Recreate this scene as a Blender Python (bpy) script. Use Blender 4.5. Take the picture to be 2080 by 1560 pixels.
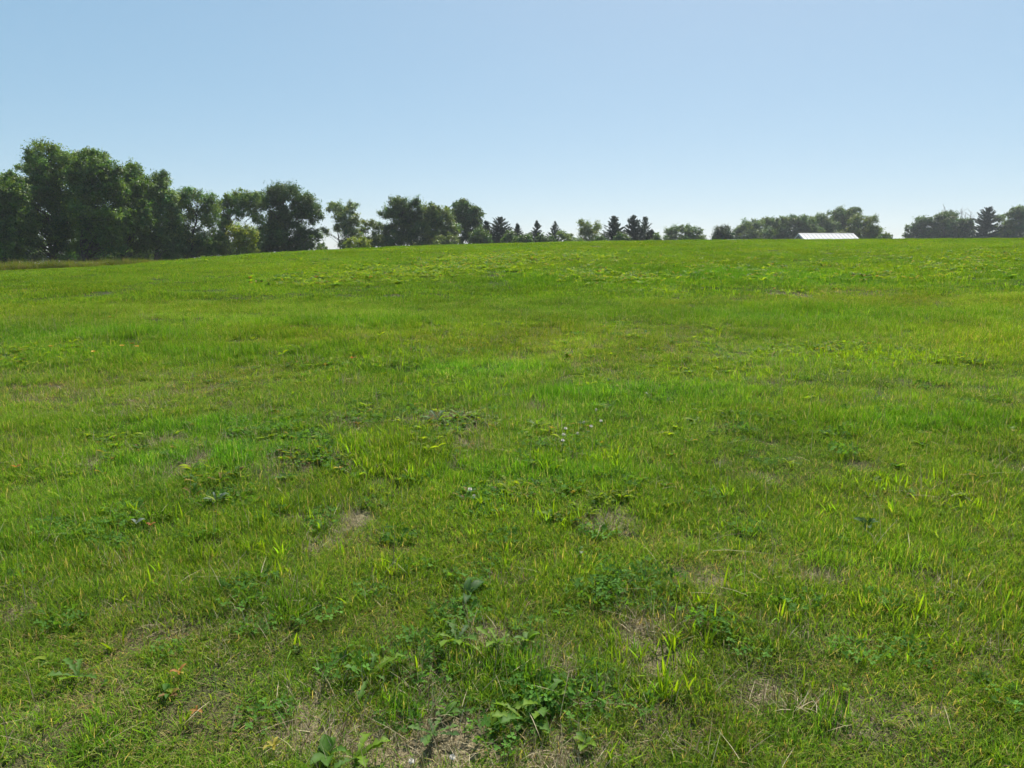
import bpy, math
import numpy as np
from mathutils import Vector

# ---------------------------------------------------------------- camera, sky, sun, exposure
for o in list(bpy.data.objects): bpy.data.objects.remove(o)
scn = bpy.context.scene
COL = scn.collection
R = math.radians
FPX = 1485.0                      # focal length in photograph pixels (2080 wide)
HOR = 535.0                       # row of the eye-level horizon in the photograph
EYE = 1.6
PITCH = math.atan((780 - HOR) / FPX)
cam = bpy.data.objects.new('camera', bpy.data.cameras.new('camera'))
COL.objects.link(cam); scn.camera = cam
cam.data.sensor_width = 36; cam.data.lens = 36 * FPX / 2080
cam.data.clip_start = 0.05; cam.data.clip_end = 6000
cam.location = (0, 0, EYE); cam.rotation_euler = (math.pi / 2 - PITCH, 0, 0)

SUN_EL, SUN_AZ = R(52), R(18)     # azimuth clockwise from the view direction (+Y)
world = bpy.data.worlds.new('World'); scn.world = world; world.use_nodes = True
wn = world.node_tree.nodes; wl = world.node_tree.links
bg = wn['Background']
sky = wn.new('ShaderNodeTexSky'); sky.sky_type = 'NISHITA'; sky.sun_disc = False
sky.sun_elevation = SUN_EL; sky.sun_rotation = SUN_AZ
sky.altitude = 300; sky.air_density = 0.75; sky.dust_density = 0.8; sky.ozone_density = 2.5
# the photograph compresses the sky's range: one even gamma and saturation over the whole dome
gam = wn.new('ShaderNodeGamma'); gam.inputs[1].default_value = 0.40
hsv = wn.new('ShaderNodeHueSaturation'); hsv.inputs['Hue'].default_value = 0.485; hsv.inputs['Saturation'].default_value = 1.75
wl.new(sky.outputs[0], gam.inputs[0]); wl.new(gam.outputs[0], hsv.inputs['Color']); wl.new(hsv.outputs[0], bg.inputs[0]); bg.inputs[1].default_value = 0.226
sun = bpy.data.objects.new('sun', bpy.data.lights.new('sun', 'SUN')); COL.objects.link(sun)
sun.data.energy = 5.0; sun.data.angle = R(0.5); sun.data.color = (1.0, 0.95, 0.86)
sdir = Vector((math.sin(SUN_AZ) * math.cos(SUN_EL), math.cos(SUN_AZ) * math.cos(SUN_EL), math.sin(SUN_EL)))
sun.rotation_euler = sdir.to_track_quat('Z', 'Y').to_euler(); sun.location = (30, 60, 60)
vs = scn.view_settings
vs.view_transform = 'Standard'; vs.look = 'None'; vs.gamma = 1; vs.use_curve_mapping = False; vs.exposure = 0.75
scn.cycles.use_denoising = True; scn.cycles.denoiser = 'OPENIMAGEDENOISE'; scn.cycles.denoising_input_passes = 'RGB_ALBEDO_NORMAL'; scn.cycles.denoising_prefilter = 'ACCURATE'
scn.cycles.max_bounces = 6; scn.cycles.diffuse_bounces = 2; scn.cycles.transmission_bounces = 4
scn.cycles.glossy_bounces = 2; scn.cycles.volume_bounces = 0
scn.cycles.sample_clamp_indirect = 4.0
scn.cycles.use_adaptive_sampling = True; scn.cycles.adaptive_threshold = 0.03; scn.cycles.adaptive_min_samples = 20
scn.cycles.caustics_reflective = False; scn.cycles.caustics_refractive = False

rng = np.random.default_rng(11)

# ---------------------------------------------------------------- helpers
def ray(px, py):
    """direction of the photograph's pixel in the world (pinhole)"""
    u = (np.asarray(px, float) - 1040) / FPX; v = (780 - np.asarray(py, float)) / FPX
    c, s = math.cos(PITCH), math.sin(PITCH)
    return u, c + v * s, -s + v * c

TAB = rng.random((64, 256, 256))
def vnoise(x, y, k):
    x = np.asarray(x, float); y = np.asarray(y, float)
    xi = np.floor(x).astype(int); yi = np.floor(y).astype(int)
    fx = x - xi; fy = y - yi
    fx = fx * fx * (3 - 2 * fx); fy = fy * fy * (3 - 2 * fy)
    T = TAB[k]
    a = T[xi & 255, yi & 255]; b = T[(xi + 1) & 255, yi & 255]
    c = T[xi & 255, (yi + 1) & 255]; d = T[(xi + 1) & 255, (yi + 1) & 255]
    return (a * (1 - fx) + b * fx) * (1 - fy) + (c * (1 - fx) + d * fx) * fy
def fbm(x, y, k, octv=3):
    s = 0; a = 0.5; t = 0
    for i in range(octv):
        s = s + a * vnoise(x * 2 ** i + 17.3 * i, y * 2 ** i - 9.1 * i, k + i); t += a; a *= 0.5
    return s / t

YC = 46.0                                        # the rise tops out about this far ahead
_cpx = np.array([-700, -300, 0, 250, 450, 640, 850, 1040, 1250, 1450, 1640, 1840, 2080, 2400, 2900], float)
_crow = np.array([580, 568, 555, 542, 527, 512, 502, 497, 493, 490.5, 489, 488, 487, 487, 490], float)
_dx, _dy, _dz = ray(_cpx, _crow)
CX = _dx / _dy * YC
CH = EYE + _dz / _dy * YC
BACK = 0.6
def base_height(x, y, H):
    t = np.clip(y / YC, -0.6, 1)
    near = H * np.where(t > 0, t * (1.5 - 0.5 * t), t * 1.0)
    d = np.clip(y - YC, 0, None)
    s = np.clip(d / 55.0, 0, 1); w = s * s * (3 - 2 * s)
    back = (H + 0.5 * H / YC * d * np.exp(-d / 4.0)) * (1 - w) + BACK * w
    return np.where(y > YC, back, near)
def micro(x, y):
    f = np.exp(-((y - 20) / 60.0) ** 2)
    return f * ((fbm(x * 0.22, y * 0.22, 0, 2) - 0.5) * 0.10 + (vnoise(x * 1.1, y * 1.1, 4) - 0.5) * 0.05
                + (vnoise(x * 3.3, y * 3.3, 5) - 0.5) * 0.025)
_ys = np.linspace(6, 52, 200)                     # make the seen silhouette meet the crest rows
for _ in range(8):
    for i in range(len(CX)):
        k = _dx[i] / _dy[i]
        h = base_height(k * _ys, _ys, np.interp(k * _ys, CX, CH))
        CH[i] += 0.8 * YC * (_dz[i] / _dy[i] - np.max((h - EYE) / _ys))
_h0 = float(micro(np.array([0.]), np.array([0.]))[0])
def height(x, y):
    x = np.asarray(x, float); y = np.asarray(y, float)
    return base_height(x, y, np.interp(x, CX, CH)) + micro(x, y) - _h0
def ground_at(px, py, far=60.0):
    """where the sight line of a pixel meets the field"""
    px = np.atleast_1d(np.asarray(px, float)); py = np.atleast_1d(np.asarray(py, float))
    a, b, c = ray(px, py); a = a / b; c = c / b
    lo = np.full(px.shape, 0.5); ys = np.concatenate([np.linspace(1, 10, 90), np.linspace(10.2, far, 250)])
    hit = np.full(px.shape, np.nan)
    prev = EYE + c * ys[0] - height(a * ys[0], np.full(px.shape, ys[0]))
    for i in range(1, len(ys)):
        cur = EYE + c * ys[i] - height(a * ys[i], np.full(px.shape, ys[i]))
        m = np.isnan(hit) & (cur <= 0) & (prev > 0)
        f = prev / np.where(prev - cur == 0, 1, prev - cur)
        hit = np.where(m, ys[i - 1] + f * (ys[i] - ys[i - 1]), hit); prev = cur
    x = a * hit
    return x, hit, height(np.nan_to_num(x), np.nan_to_num(hit))
def at(px, row, d):
    a, b, c = ray(px, row)
    return np.array([a / b * d, d, EYE + c / b * d])
def mpp(d): return d / FPX

def mesh(name, V, F=None, mat=None, col=None, quads=None, smooth=False):
    """V (n,3); F a list of faces or quads/tris array"""
    m = bpy.data.meshes.new(name)
    if quads is not None:
        quads = np.asarray(quads, np.int32); k = quads.shape[1]
        m.vertices.add(len(V)); m.vertices.foreach_set('co', np.asarray(V, np.float32).ravel())
        m.loops.add(quads.size); m.loops.foreach_set('vertex_index', quads.ravel())
        m.polygons.add(len(quads)); m.polygons.foreach_set('loop_start', np.arange(0, quads.size, k, dtype=np.int32))
        m.update(calc_edges=True); m.validate()
    else:
        m.from_pydata([tuple(map(float, v)) for v in V], [], F); m.update()
    if col is not None:
        a = m.attributes.new('Col', 'FLOAT_COLOR', 'POINT')
        c4 = np.ones((len(V), 4), np.float32); c4[:, :3] = col
        a.data.foreach_set('color', c4.ravel())
    if smooth: m.polygons.foreach_set('use_smooth', np.ones(len(m.polygons), bool))
    if mat: m.materials.append(mat)
    return m
def link(name, data, parent=None, label=None, cat=None, group=None, kind=None, loc=None, rot=None, scale=None):
    o = bpy.data.objects.new(name, data); COL.objects.link(o)
    if parent is not None: o.parent = parent
    if label: o['label'] = label
    if cat: o['category'] = cat
    if group: o['group'] = group
    if kind: o['kind'] = kind
    if loc is not None: o.location = loc
    if rot is not None: o.rotation_euler = rot
    if scale is not None: o.scale = (scale,) * 3 if np.isscalar(scale) else scale
    return o

class MB:
    """collects boxes, prisms and tubes"""
    def __init__(s): s.V = []; s.F = []
    def box(s, a, b):
        n = len(s.V); x0, y0, z0 = a; x1, y1, z1 = b
        s.V += [(x0, y0, z0), (x1, y0, z0), (x1, y1, z0), (x0, y1, z0), (x0, y0, z1), (x1, y0, z1), (x1, y1, z1), (x0, y1, z1)]
        s.F += [tuple(n + i for i in f) for f in ((3, 2, 1, 0), (4, 5, 6, 7), (0, 1, 5, 4), (1, 2, 6, 5), (2, 3, 7, 6), (3, 0, 4, 7))]
    def loft(s, rings, cap=True):
        n = len(s.V); k = len(rings[0])
        for r in rings: s.V += [tuple(p) for p in r]
        for i in range(len(rings) - 1):
            for j in range(k):
                a = n + i * k + j; b = n + i * k + (j + 1) % k
                s.F.append((a, b, b + k, a + k))
        if cap:
            s.F.append(tuple(n + j for j in reversed(range(k)))); m = n + (len(rings) - 1) * k
            s.F.append(tuple(m + j for j in range(k)))
    def tube(s, pts, rad, sides=6):
        pts = [np.asarray(p, float) for p in pts]; rings = []
        for i, p in enumerate(pts):
            t = pts[min(i + 1, len(pts) - 1)] - pts[max(i - 1, 0)]; t /= np.linalg.norm(t) + 1e-9
            u = np.cross(t, (0.31, 0.95, 0.07)); u /= np.linalg.norm(u) + 1e-9; v = np.cross(t, u)
            rings.append([p + rad[i] * (math.cos(q) * u + math.sin(q) * v) for q in np.arange(sides) * 2 * math.pi / sides])
        s.loft(rings)
    def build(s, name, mat, parent=None, smooth=False, **kw):
        return link(name, mesh(name, s.V, s.F, mat, smooth=smooth), parent, **kw)

# ---------------------------------------------------------------- materials
def new_mat(name):
    m = bpy.data.materials.new(name); m.use_nodes = True
    nt = m.node_tree; nt.nodes.clear()
    out = nt.nodes.new('ShaderNodeOutputMaterial')
    return m, nt.nodes, nt.links, out
def leafy(name, trans=0.45, tcol=(1.25, 1.2, 0.45), rough=0.5, spec=0.35, tint=False, gain=1.0):
    m, N, L, out = new_mat(name)
    a = N.new('ShaderNodeAttribute'); a.attribute_name = 'Col'
    c = a.outputs['Color']
    if tint:
        b = N.new('ShaderNodeAttribute'); b.attribute_type = 'INSTANCER'; b.attribute_name = 'tint'
        mu = N.new('ShaderNodeMix'); mu.data_type = 'RGBA'; mu.blend_type = 'MULTIPLY'; mu.inputs[0].default_value = 1
        L.new(c, mu.inputs[6]); L.new(b.outputs['Color'], mu.inputs[7]); c = mu.outputs[2]
    if gain != 1:
        g = N.new('ShaderNodeVectorMath'); g.operation = 'SCALE'; g.inputs['Scale'].default_value = gain
        L.new(c, g.inputs[0]); c = g.outputs[0]
    p = N.new('ShaderNodeBsdfPrincipled'); p.inputs['Roughness'].default_value = rough
    p.inputs['Specular IOR Level'].default_value = spec
    L.new(c, p.inputs['Base Color'])
    t = N.new('ShaderNodeBsdfTranslucent')
    tm = N.new('ShaderNodeVectorMath'); tm.operation = 'MULTIPLY'; tm.inputs[1].default_value = tcol
    L.new(c, tm.inputs[0]); L.new(tm.outputs[0], t.inputs[0])
    mx = N.new('ShaderNodeMixShader'); mx.inputs[0].default_value = trans
    L.new(p.outputs[0], mx.inputs[1]); L.new(t.outputs[0], mx.inputs[2]); L.new(mx.outputs[0], out.inputs[0])
    return m
def plain(name, col, rough=0.7, var=0.25, scale=3.0, spec=0.3, metal=0.0, bump=0.0, col2=None, coords='Object'):
    m, N, L, out = new_mat(name)
    p = N.new('ShaderNodeBsdfPrincipled'); p.inputs['Roughness'].default_value = rough
    p.inputs['Specular IOR Level'].default_value = spec; p.inputs['Metallic'].default_value = metal
    tc = N.new('ShaderNodeTexCoord'); nz = N.new('ShaderNodeTexNoise'); nz.inputs['Scale'].default_value = scale
    nz.inputs['Detail'].default_value = 6
    L.new(tc.outputs[coords], nz.inputs['Vector'])
    rp = N.new('ShaderNodeValToRGB')
    c = np.array(col); d = np.array(col2) if col2 is not None else c * (1 - var)
    rp.color_ramp.elements[0].color = (*d, 1); rp.color_ramp.elements[0].position = 0.35
    rp.color_ramp.elements[1].color = (*c, 1); rp.color_ramp.elements[1].position = 0.65
    L.new(nz.outputs['Fac'], rp.inputs[0]); L.new(rp.outputs[0], p.inputs['Base Color'])
    if bump:
        b = N.new('ShaderNodeBump'); b.inputs['Strength'].default_value = bump; b.inputs['Distance'].default_value = 0.02
        L.new(nz.outputs['Fac'], b.inputs['Height']); L.new(b.outputs[0], p.inputs['Normal'])
    L.new(p.outputs[0], out.inputs[0])
    return m
M_leaf = leafy('tree_leaf', 0.46, (1.3, 1.25, 0.5), 0.5, 0.3)
M_needle = leafy('conifer_needle', 0.12, (1.2, 1.2, 0.6), 0.6, 0.25)
M_bark = plain('bark', (0.085, 0.07, 0.055), 0.9, 0.5, 6, bump=0.6)
M_dead = plain('dead_wood', (0.33, 0.29, 0.26), 0.9, 0.3, 6)
M_grass = leafy('grass_blade', 0.52, (1.3, 1.25, 0.45), 0.6, 0.05, tint=True)
M_weed = leafy('weed_leaf', 0.55, (1.4, 1.35, 0.4), 0.6, 0.15, tint=True)
M_clover = leafy('clover_leaf', 0.45, (1.4, 1.3, 0.4), 0.75, 0.12, tint=True)
M_plant = leafy('plant_leaf', 0.5, (1.4, 1.35, 0.4), 0.55, 0.16)
M_straw = leafy('straw', 0.2, (1.1, 1.0, 0.8), 0.7, 0.2, tint=True)
M_petal = plain('clover_petal', (0.62, 0.58, 0.50), 0.7, 0.15, 200)
M_yellow = plain('dandelion_petal', (0.75, 0.42, 0.02), 0.6, 0.3, 200)
M_stem = plain('flower_stem', (0.12, 0.19, 0.05), 0.6, 0.3, 40)

# ---------------------------------------------------------------- where the field is bare, dry or lush
def blobs(spec, grow=1.0):
    if grow == 1.0: spec = [(a, b, c, d / 1.3) for a, b, c, d in spec]
    px = np.array([s[0] for s in spec]); py = np.array([s[1] for s in spec])
    x, y, z = ground_at(px, py)
    return [(x[i], y[i], spec[i][2] * grow * (.95 if spec[i][1] < 1000 else 1), spec[i][3] * grow * (1.35 if spec[i][1] < 1000 else 1)) for i in range(len(spec)) if not np.isnan(x[i])]
def field_of(bl, x, y):
    s = np.zeros(np.shape(x))
    for (bx, by, rx, ry) in bl:
        s = np.maximum(s, np.exp(-(((x - bx) / rx) ** 2 + ((y - by) / ry) ** 2)))
    return s
BARE = blobs([(640, 1425, .07, .10), (625, 1475, .05, .08), (800, 1530, .13, .09), (880, 1490, .14, .08), (860, 1365, .06, .05), (1000, 1290, .07, .06),
              (960, 1555, .2, .06), (1385, 1355, .05, .06), (1500, 1395, .09, .05), (1175, 1535, .12, .06), (1300, 1330, .1, .05), (1305, 1265, .06, .05),
              (1160, 1350, .08, .05), (1590, 1265, .08, .05), (1750, 1460, .05, .04), (1880, 1450, .05, .04), (1990, 1330, .08, .04), (2040, 1300, .06, .04),
              (75, 1445, .05, .05), (60, 1470, .05, .04), (200, 1240, .05, .05), (1265, 1050, .1, .06), (940, 900, .11, .07), (885, 850, .22, .09), (925, 865, .16, .08), (635, 945, .16, .09), (585, 930, .15, .08), (540, 935, .1, .06), (715, 865, .14, .08), (380, 950, .12, .1), (725, 1055, .07, .08),
              (765, 1015, .09, .05), (615, 1050, .08, .06), (660, 895, .08, .05), (345, 895, .1, .06), (190, 945, .1, .06),
              (1220, 1060, .1, .05), (870, 1430, .06, .05), (1440, 1180, .08, .05), (1650, 1170, .1, .06), (60, 1230, .08, .05)], 1.35)
DRY = blobs([(300, 800, 3.2, .8), (150, 790, 2.0, .9), (640, 850, 1.2, .5), (420, 860, 1.2, .4), (1180, 700, 2.2, 1.1), (1100, 740, 1.5, .5), (1350, 700, 1.5, .8),
             (940, 720, 1.2, .6), (1620, 950, 1.1, .5), (1500, 870, .8, .3), (1850, 1000, .9, .3), (1900, 1420, .45, .2), (1750, 1330, .35, .15), (1450, 1480, .5, .18),
             (1200, 1500, .45, .15), (150, 1450, .4, .2), (300, 1300, .4, .2), (450, 1480, .4, .15), (700, 1480, .35, .15), (1250, 1260, .45, .15), (1480, 1260, .45, .15),
             (1560, 1130, .6, .2), (200, 1150, .4, .2), (650, 1250, .5, .18), (820, 1120, .4, .15), (1300, 1100, .5, .2), (1740, 600, 2.5, 1.5), (650, 690, 2.5, 1.0), (1950, 1200, .5, .2), (1620, 1420, .3, .15)])
LUSH = blobs([(560, 1230, .2, .1), (1050, 1370, .25, .08), (860, 1450, .12, .06), (1650, 1470, .14, .07), (380, 870, .9, .2), (960, 750, 1.2, .25), (720, 660, 2.0, .4),
              (1400, 560, 5, 2), (1700, 640, 2.5, .8), (1900, 860, .9, .2), (1100, 960, .8, .2), (480, 930, .8, .2), (190, 1480, .15, .07), (1450, 1300, .12, .06),
              (500, 720, 2, .5), (300, 680, 2, .5), (1650, 1300, .12, .06), (1750, 1150, .2, .07), (1300, 800, 1.0, .3)])
def bare_map(x, y):
    n = fbm(x * 5.5, y * 5.5, 10, 2)
    b = field_of(BARE, x, y) * (0.7 + 0.9 * n)
    near = np.clip((9 - y) / 7, 0, 1)
    return np.clip(np.maximum(b, (n - 0.72) * 4.5 * near), 0, 1)
def dry_map(x, y):
    n = fbm(x * 0.9, y * 0.9, 13, 3); n2 = vnoise(x * 4, y * 4, 16)
    near = np.clip((9 - y) / 6.5, 0, 1)
    d = 0.42 * field_of(DRY, x, y) + 0.08 * near + (n - 0.5) * 0.6 + (n2 - 0.5) * 0.3
    return np.clip(d - 0.35 * field_of(LUSH, x, y), 0, 1)

# ---------------------------------------------------------------- ground
def graded(vals): return np.array(sorted(set(np.round(vals, 4))))
gx = graded(np.concatenate([np.arange(-9, 9.01, .12), -np.geomspace(9, 60, 70), np.geomspace(9, 60, 70), -np.geomspace(60, 1300, 24), np.geomspace(60, 1300, 24)]))
gy = graded(np.concatenate([-np.geomspace(6, 1300, 20), np.arange(-6, 1, .4), np.arange(1, 12, .12), np.geomspace(12, 110, 170), np.geomspace(110, 1300, 22)]))
GX, GY = np.meshgrid(gx, gy)
GZ = height(GX, GY)
nx, ny = len(gx), len(gy)
ii = (np.arange(ny - 1)[:, None] * nx + np.arange(nx - 1)[None]).ravel()
gm = mesh('ground', np.stack([GX.ravel(), GY.ravel(), GZ.ravel()], 1), quads=np.stack([ii, ii + 1, ii + nx + 1, ii + nx], 1), smooth=True)
for nm, arr in (('bare', bare_map(GX, GY)), ('dry', dry_map(GX, GY))):
    gm.attributes.new(nm, 'FLOAT', 'POINT').data.foreach_set('value', arr.ravel().astype(np.float32))
def ground_mat():
    m, N, L, out = new_mat('field_ground')
    p = N.new('ShaderNodeBsdfPrincipled'); p.inputs['Roughness'].default_value = 0.95; p.inputs['Specular IOR Level'].default_value = 0.1
    geo = N.new('ShaderNodeNewGeometry')
    def noise(s, d=5):
        n = N.new('ShaderNodeTexNoise'); n.inputs['Scale'].default_value = s; n.inputs['Detail'].default_value = d
        L.new(geo.outputs['Position'], n.inputs['Vector']); return n.outputs['Fac']
    def ramp(f, c0, c1, p0=.3, p1=.7):
        r = N.new('ShaderNodeValToRGB'); r.color_ramp.elements[0].color = (*c0, 1); r.color_ramp.elements[1].color = (*c1, 1)
        r.color_ramp.elements[0].position = p0; r.color_ramp.elements[1].position = p1; L.new(f, r.inputs[0]); return r.outputs[0]
    def mix(f, a, b):
        x = N.new('ShaderNodeMix'); x.data_type = 'RGBA'; L.new(f, x.inputs[0]); L.new(a, x.inputs[6]); L.new(b, x.inputs[7]); return x.outputs[2]
    turf = ramp(noise(9), (0.030, 0.045, 0.014), (0.075, 0.085, 0.030))
    thatch = ramp(noise(60), (0.07, 0.055, 0.030), (0.20, 0.155, 0.085))
    soil = ramp(noise(45), (0.10, 0.08, 0.045), (0.36, 0.30, 0.18))
    ad = N.new('ShaderNodeAttribute'); ad.attribute_name = 'dry'; ab = N.new('ShaderNodeAttribute'); ab.attribute_name = 'bare'
    c = mix(ad.outputs['Fac'], turf, thatch); c = mix(ab.outputs['Fac'], c, soil)
    L.new(c, p.inputs['Base Color'])
    b = N.new('ShaderNodeBump'); b.inputs['Strength'].default_value = 0.8; b.inputs['Distance'].default_value = 0.02
    L.new(noise(120, 3), b.inputs['Height']); L.new(b.outputs[0], p.inputs['Normal'])
    L.new(p.outputs[0], out.inputs[0]); return m
gm.materials.append(ground_mat())
link('ground', gm, kind='structure', label='gently rising mown field of short patchy grass', cat='ground')

# ---------------------------------------------------------------- grass: blade clumps spread over the field
def blades(n, rad, L, W, lean, curl, colf, seed, levels=3, square=False):
    """n curved blades in a disc; returns V, tri/quads, colours"""
    g = np.random.default_rng(seed)
    r = rad * np.sqrt(g.random(n)); a = g.random(n) * 2 * np.pi
    bx, by = r * np.cos(a), r * np.sin(a)
    l = g.uniform(L[0], L[1], n); w = g.uniform(W[0], W[1], n)
    az = g.random(n) * 2 * np.pi; ln = np.abs(g.normal(0, 1, n)) * lean; cu = np.abs(g.normal(0, 1, n)) * curl
    face = az + np.pi / 2 + g.normal(0, .5, n)
    sx, sy = np.cos(face), np.sin(face)
    ts = np.linspace(0, 1, levels + 1)
    P = []; ang = ln.copy(); x, y, z = bx.copy(), by.copy(), np.full(n, -0.006)
    prof = lambda t: np.sqrt(max(0.0, 1 - t ** 1.6)) * (0.75 + 0.5 * min(t * 2, 1) * (1 - t))
    rows = []
    for i, t in enumerate(ts):
        hw = w * 0.5 * prof(t)
        if i == levels: rows.append(np.stack([x, y, z], 1))
        else:
            rows.append(np.stack([x - sx * hw, y - sy * hw, z], 1)); rows.append(np.stack([x + sx * hw, y + sy * hw, z], 1))
        ds = l / levels
        an = np.clip(ang, 0, 2.3)
        x = x + np.cos(az) * np.sin(an) * ds; y = y + np.sin(az) * np.sin(an) * ds; z = np.maximum(z + np.cos(an) * ds, 0.002)
        ang = ang + cu * (1.0 / levels) * 1.6
    k = 2 * levels + 1
    V = np.stack(rows, 1).reshape(-1, 3)
    b0 = (np.arange(n) * k)[:, None]
    tri = []
    for i in range(levels - 1):
        tri += [(2 * i, 2 * i + 1, 2 * i + 3), (2 * i, 2 * i + 3, 2 * i + 2)]
    tri.append((2 * levels - 2, 2 * levels - 1, 2 * levels))
    T = (b0[:, :, None] + np.array(tri)[None]).reshape(-1, 3)
    c = colf(g, n)                                   # (n,2,3): root and tip colours
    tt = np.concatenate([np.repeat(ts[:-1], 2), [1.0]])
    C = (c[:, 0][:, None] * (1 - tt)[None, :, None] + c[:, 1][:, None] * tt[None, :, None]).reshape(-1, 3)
    return V, T, C
GREEN = np.array((0.108, 0.216, 0.021)); OLIVE = np.array((0.162, 0.234, 0.028)); DARKG = np.array((0.062, 0.152, 0.021)); BRIGHT = np.array((0.170, 0.275, 0.016))
STRAW = np.array((0.42, 0.36, 0.22)); BROWN = np.array((0.24, 0.185, 0.115)); PALE = np.array((0.26, 0.28, 0.10))
def grass_cols(dry):
    def f(g, n):
        pal = np.stack([GREEN, OLIVE, DARKG, GREEN * 1.2])
        c = pal[g.integers(0, 4, n)] * g.uniform(.75, 1.3, (n, 1))
        d = g.random(n) < dry
        dc = np.stack([STRAW, BROWN, PALE, STRAW * .8])[g.integers(0, 4, n)] * g.uniform(.7, 1.15, (n, 1))
        c = np.where(d[:, None], dc, c)
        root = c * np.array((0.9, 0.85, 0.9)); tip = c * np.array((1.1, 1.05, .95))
        ytip = (g.random(n) < .05 + dry * .3)[:, None]
        tip = np.where(ytip, tip * .5 + STRAW * .5, tip)
        return np.stack([root, tip], 1)
    return f
def bright_cols(g, n):
    c = np.where(g.random((n, 1)) < .65, BRIGHT, GREEN * 1.35) * g.uniform(.8, 1.25, (n, 1))
    return np.stack([c * .85, c * 1.12], 1)
def straw_cols(g, n):
    c = np.stack([STRAW, BROWN, STRAW * 1.2, BROWN * .6])[g.integers(0, 4, n)] * g.uniform(.75, 1.15, (n, 1))
    return np.stack([c, c], 1)
def source(cname, meshes):
    c = bpy.data.collections.new(cname)
    for i, m in enumerate(meshes):
        c.objects.link(bpy.data.objects.new('%s_%03d' % (cname, i), m))
    return c
def scatter(name, x, y, z, rot, scl, idx, tint, coll, label, cat):
    n = len(x)
    m = bpy.data.meshes.new(name); m.vertices.add(n)
    m.vertices.foreach_set('co', np.stack([x, y, z], 1).astype(np.float32).ravel())
    def att(k, t, f, v): m.attributes.new(k, t, 'POINT').data.foreach_set(f, np.asarray(v).ravel())
    att('rot', 'FLOAT_VECTOR', 'vector', rot.astype(np.float32)); att('scl', 'FLOAT_VECTOR', 'vector', scl.astype(np.float32))
    att('idx', 'INT', 'value', idx.astype(np.int32)); att('tint', 'FLOAT_VECTOR', 'vector', tint.astype(np.float32))
    m.update()
    o = link(name, m, kind='stuff', label=label, cat=cat)
    ng = bpy.data.node_groups.new(name + '_scatter', 'GeometryNodeTree')
    ng.interface.new_socket('Geometry', in_out='INPUT', socket_type='NodeSocketGeometry')
    ng.interface.new_socket('Geometry', in_out='OUTPUT', socket_type='NodeSocketGeometry')
    N = ng.nodes; Lk = ng.links
    gi = N.new('NodeGroupInput'); go = N.new('NodeGroupOutput')
    ci = N.new('GeometryNodeCollectionInfo'); ci.inputs[0].default_value = coll; ci.inputs[1].default_value = True; ci.inputs[2].default_value = True
    ip = N.new('GeometryNodeInstanceOnPoints'); ip.inputs['Pick Instance'].default_value = True
    def na(k, t):
        q = N.new('GeometryNodeInputNamedAttribute'); q.data_type = t; q.inputs[0].default_value = k; return q.outputs[0]
    Lk.new(gi.outputs[0], ip.inputs['Points']); Lk.new(ci.outputs[0], ip.inputs['Instance'])
    Lk.new(na('idx', 'INT'), ip.inputs['Instance Index'])
    er = N.new('FunctionNodeEulerToRotation'); Lk.new(na('rot', 'FLOAT_VECTOR'), er.inputs[0]); Lk.new(er.outputs[0], ip.inputs['Rotation'])
    Lk.new(na('scl', 'FLOAT_VECTOR'), ip.inputs['Scale'])
    Lk.new(ip.outputs[0], go.inputs[0])
    md = o.modifiers.new('scatter', 'NODES'); md.node_group = ng
    return o
def zrot(n): return np.stack([rng.normal(0, .05, n), rng.normal(0, .05, n), rng.random(n) * 2 * np.pi], 1)

# sources: indices 0-3 green, 4-7 half dry, 8-9 dry ; 10-12 deep green tufts
near_src = []
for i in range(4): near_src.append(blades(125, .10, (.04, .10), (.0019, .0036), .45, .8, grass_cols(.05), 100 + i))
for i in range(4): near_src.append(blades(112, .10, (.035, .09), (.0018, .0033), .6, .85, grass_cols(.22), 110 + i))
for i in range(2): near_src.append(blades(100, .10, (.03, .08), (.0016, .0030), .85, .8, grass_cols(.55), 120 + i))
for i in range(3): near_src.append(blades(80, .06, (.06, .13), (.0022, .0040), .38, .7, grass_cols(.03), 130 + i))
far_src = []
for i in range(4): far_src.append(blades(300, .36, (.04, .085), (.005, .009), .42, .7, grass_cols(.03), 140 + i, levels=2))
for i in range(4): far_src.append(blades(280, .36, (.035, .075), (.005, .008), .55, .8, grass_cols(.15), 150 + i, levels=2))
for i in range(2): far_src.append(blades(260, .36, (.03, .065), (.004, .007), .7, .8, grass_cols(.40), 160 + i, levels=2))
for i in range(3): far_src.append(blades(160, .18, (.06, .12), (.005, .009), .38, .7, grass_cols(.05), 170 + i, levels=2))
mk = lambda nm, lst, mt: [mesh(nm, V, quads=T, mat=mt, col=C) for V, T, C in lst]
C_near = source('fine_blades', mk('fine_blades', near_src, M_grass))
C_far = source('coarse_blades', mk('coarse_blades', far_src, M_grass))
def wedge(y0, y1, dens, half=0.80, pad=3.0):
    """points in the part of the field in view, with a margin either side"""
    xm = half * y1 + pad; n = int((y1 - y0) * 2 * xm * dens)
    x = rng.uniform(-xm, xm, n); y = rng.uniform(y0, y1, n)
    k = np.abs(x) < half * np.maximum(y, 0) + pad
    return x[k], y[k]
_tx, _ty, _ = ground_at([930, 1250], [775, 672]); TRACK = (_tx[0], _ty[0], _tx[1], _ty[1])      # faint wheel track
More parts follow.
